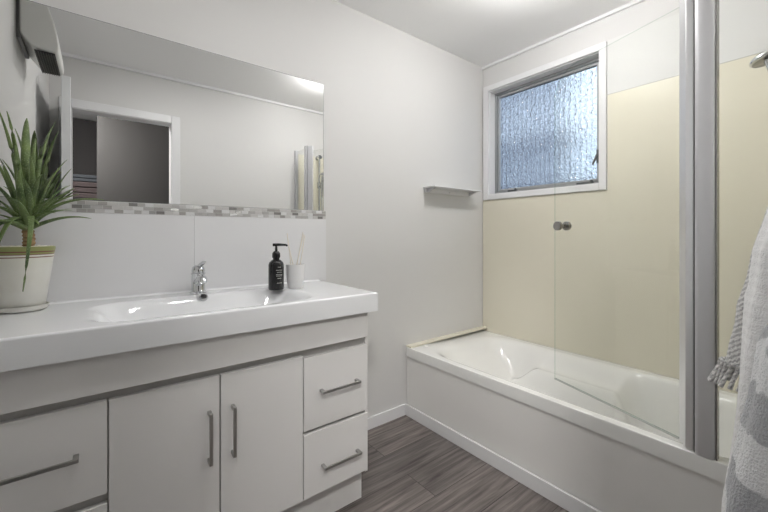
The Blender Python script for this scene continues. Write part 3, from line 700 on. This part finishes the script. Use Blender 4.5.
for v in bm.verts: v.co = tilt @ v.co + hc_
obj('shower_face', bm, [M['chrome'], M['dark_chrome']], hs, smooth=True)
bm = B(); tube(bm, [(rx, ry + 0.055, 1.499), (rx + 0.004, ry + 0.055, 1.30), (rx + 0.02, ry + 0.05, 1.02), (rx + 0.08, ry + 0.045, 0.86), (rx + 0.14, ry + 0.04, 0.92), (rx + 0.16, ry + 0.03, 1.0)], 0.0065, 12); obj('hose', bm, M['satin'], hs, smooth=True)
wo = thing('wall_outlet', (rx + 0.16, YO + CT, 1.0), 'chrome water outlet on the wall where the shower hose ends', 'outlet')
bm = B(); tube(bm, [(rx + 0.16, YO + CT, 1.0), (rx + 0.16, YO + CT + 0.008, 1.0), (rx + 0.16, YO + CT + 0.010, 1.0), (rx + 0.16, ry + 0.022, 1.0)], [0.024, 0.024, 0.012, 0.011], 20); obj('outlet_body', bm, M['chrome'], wo, smooth=True)

# ------------------------------------------------------------------ towels on the door wall
tr = thing('towel_rail', (1.02, YO, 1.27), 'chrome towel rail mostly hidden behind the bunched towels', 'towel rail')
bm = B(); tube(bm, [(0.82, YO + 0.030, 1.294), (1.22, YO + 0.030, 1.294)], 0.008, 14); obj('rail', bm, M['chrome'], tr, smooth=True)
for xx in (0.83, 1.21):
    bm = B(); tube(bm, [(xx, YO + 0.0005, 1.294), (xx, YO + 0.036, 1.294)], 0.012, 14); obj('rail_bracket', bm, M['chrome'], tr, smooth=True)
def interp(tab, z):
    tab = sorted(tab)
    if z <= tab[0][0]: return tab[0][1]
    for (a, va), (b, vb) in zip(tab, tab[1:]):
        if z <= b: return va + (vb - va) * (z - a) / (b - a)
    return tab[-1][1]
def towel(name, x0, ztop, zbot, half, reach, k, seed, mt_, label, amp=0.10, jit=0.0012, nz=90, nt=72, gathers=0.0, shrink=1.0):
    bm = B(); rows = []
    for i in range(nz + 1):
        z = ztop + (zbot - ztop) * i / nz
        hx = interp(half, z); b = (interp(reach, z) - YO - 0.004) * shrink
        row = []
        for j in range(nt + 1):
            th = math.pi * j / nt
            nn = noise.noise(Vector((j * 0.09 + seed * 7.1, z * 2.6, seed))) 
            f = 1 + amp * math.cos(k * th + seed + 1.6 * z + 1.2 * nn) * (0.35 + 0.65 * math.sin(th)) + 0.05 * nn
            g = gathers * math.cos((z + 0.3 * hx * math.cos(th)) * 52) * 0.5
            x = x0 - hx * math.cos(th) * (1 + 0.5 * amp * math.sin(k * th + seed * 2))
            y = YO + 0.004 + b * (max(math.sin(th), 0) ** 0.62) * (f / (1 + amp * 0.8)) + g * math.sin(th)
            if 0 < j < nt:
                x += random.gauss(0, jit); y += random.gauss(0, jit)
            zz = z + (0.012 * nn if i not in (0,) else 0)
            row.append(bm.verts.new((x, max(y, YO + 0.004), zz)))
        rows.append(row)
    for a, b in zip(rows, rows[1:]):
        for j in range(nt): bm.faces.new((a[j], a[j + 1], b[j + 1], b[j]))
        bm.faces.new((a[nt], a[0], b[0], b[nt]))
    bm.faces.new(rows[0]); bm.faces.new(rows[-1])
    return bm
def wy(tab): return tab
bm = towel('w', 1.15, 1.285, 0.42, [(0.4, 0.078), (0.8, 0.075), (1.1, 0.065), (1.285, 0.035)],
    [(0.42, 0.205), (1.285, 0.09), (1.1631, 0.1143), (1.0961, 0.1327), (1.0068, 0.1421), (0.9845, 0.1485), (0.8951, 0.1566), (0.8058, 0.1648), (0.7611, 0.1698), (0.6718, 0.1774), (0.6048, 0.1834), (0.511, 0.1955)], 5, 1.0, None, '', amp=0.05, jit=0.0004, shrink=0.955)
t1 = thing('hanging_towel', (1.13, YO + 0.05, 0.42), 'plain white towel hanging between the fringed towel and the grey banded towel', 'towel', 'towels on the rail')
obj('towel_cloth', bm, M['towel_white'], t1, smooth=True, angle=0)
t2 = thing('hanging_towel', (1.30, YO + 0.05, 0.74), 'grey woven towel with tasselled fringe hanging behind the white towel', 'towel', 'towels on the rail')
bm = towel('g', 1.30, 1.285, 0.795, [(0.75, 0.055), (1.0, 0.05), (1.2, 0.045), (1.285, 0.025)],
    [(1.285, 0.1), (1.1909, 0.1323), (1.1344, 0.1489), (1.0806, 0.1587), (1.0242, 0.1701), (0.9703, 0.1826), (0.955, 0.1882), (0.8934, 0.1986), (0.8165, 0.2114), (0.778, 0.2234)], 4, 2.3, None, '', amp=0.05, jit=0.0005, gathers=0.003)
obj('towel_cloth', bm, M['towel_woven'], t2, smooth=True, angle=0)
rnd = random.Random(4)
for k in range(14):
    th = math.pi * (0.18 + 0.64 * k / 13)
    x = 1.30 - 0.055 * math.cos(th); y = YO + 0.004 + 0.176 * math.sin(th) ** 0.62
    bm = B(); tube(bm, [(x, y, 0.802), (x + rnd.gauss(0, 0.003), y + 0.004, 0.785), (x + rnd.gauss(0, 0.005), y + 0.012 + rnd.random() * 0.012, 0.738)], [0.0045, 0.0035, 0.0052], 8); obj('tassel', bm, M['towel_white'] if False else M['towel_woven'], t2, smooth=True)
t3 = thing('hanging_towel', (0.95, YO + 0.05, 0.40), 'fluffy grey and white banded towel hanging nearest the doorway', 'towel', 'towels on the rail')
bm = towel('f', 0.95, 1.285, 0.40, [(0.4, 0.075), (0.8, 0.07), (1.1, 0.055), (1.285, 0.03)],
    [(0.4, 0.175), (1.05, 0.07), (1.285, 0.06), (0.9777, 0.0848), (0.9508, 0.098), (0.9239, 0.1067), (0.8702, 0.1143), (0.8164, 0.122), (0.7806, 0.1299), (0.7447, 0.1353), (0.7089, 0.1434), (0.673, 0.1517), (0.6336, 0.1587)], 3, 4.2, None, '', amp=0.08, jit=0.0005)
obj('towel_cloth', bm, M['towel_grey'], t3, smooth=True, angle=0)

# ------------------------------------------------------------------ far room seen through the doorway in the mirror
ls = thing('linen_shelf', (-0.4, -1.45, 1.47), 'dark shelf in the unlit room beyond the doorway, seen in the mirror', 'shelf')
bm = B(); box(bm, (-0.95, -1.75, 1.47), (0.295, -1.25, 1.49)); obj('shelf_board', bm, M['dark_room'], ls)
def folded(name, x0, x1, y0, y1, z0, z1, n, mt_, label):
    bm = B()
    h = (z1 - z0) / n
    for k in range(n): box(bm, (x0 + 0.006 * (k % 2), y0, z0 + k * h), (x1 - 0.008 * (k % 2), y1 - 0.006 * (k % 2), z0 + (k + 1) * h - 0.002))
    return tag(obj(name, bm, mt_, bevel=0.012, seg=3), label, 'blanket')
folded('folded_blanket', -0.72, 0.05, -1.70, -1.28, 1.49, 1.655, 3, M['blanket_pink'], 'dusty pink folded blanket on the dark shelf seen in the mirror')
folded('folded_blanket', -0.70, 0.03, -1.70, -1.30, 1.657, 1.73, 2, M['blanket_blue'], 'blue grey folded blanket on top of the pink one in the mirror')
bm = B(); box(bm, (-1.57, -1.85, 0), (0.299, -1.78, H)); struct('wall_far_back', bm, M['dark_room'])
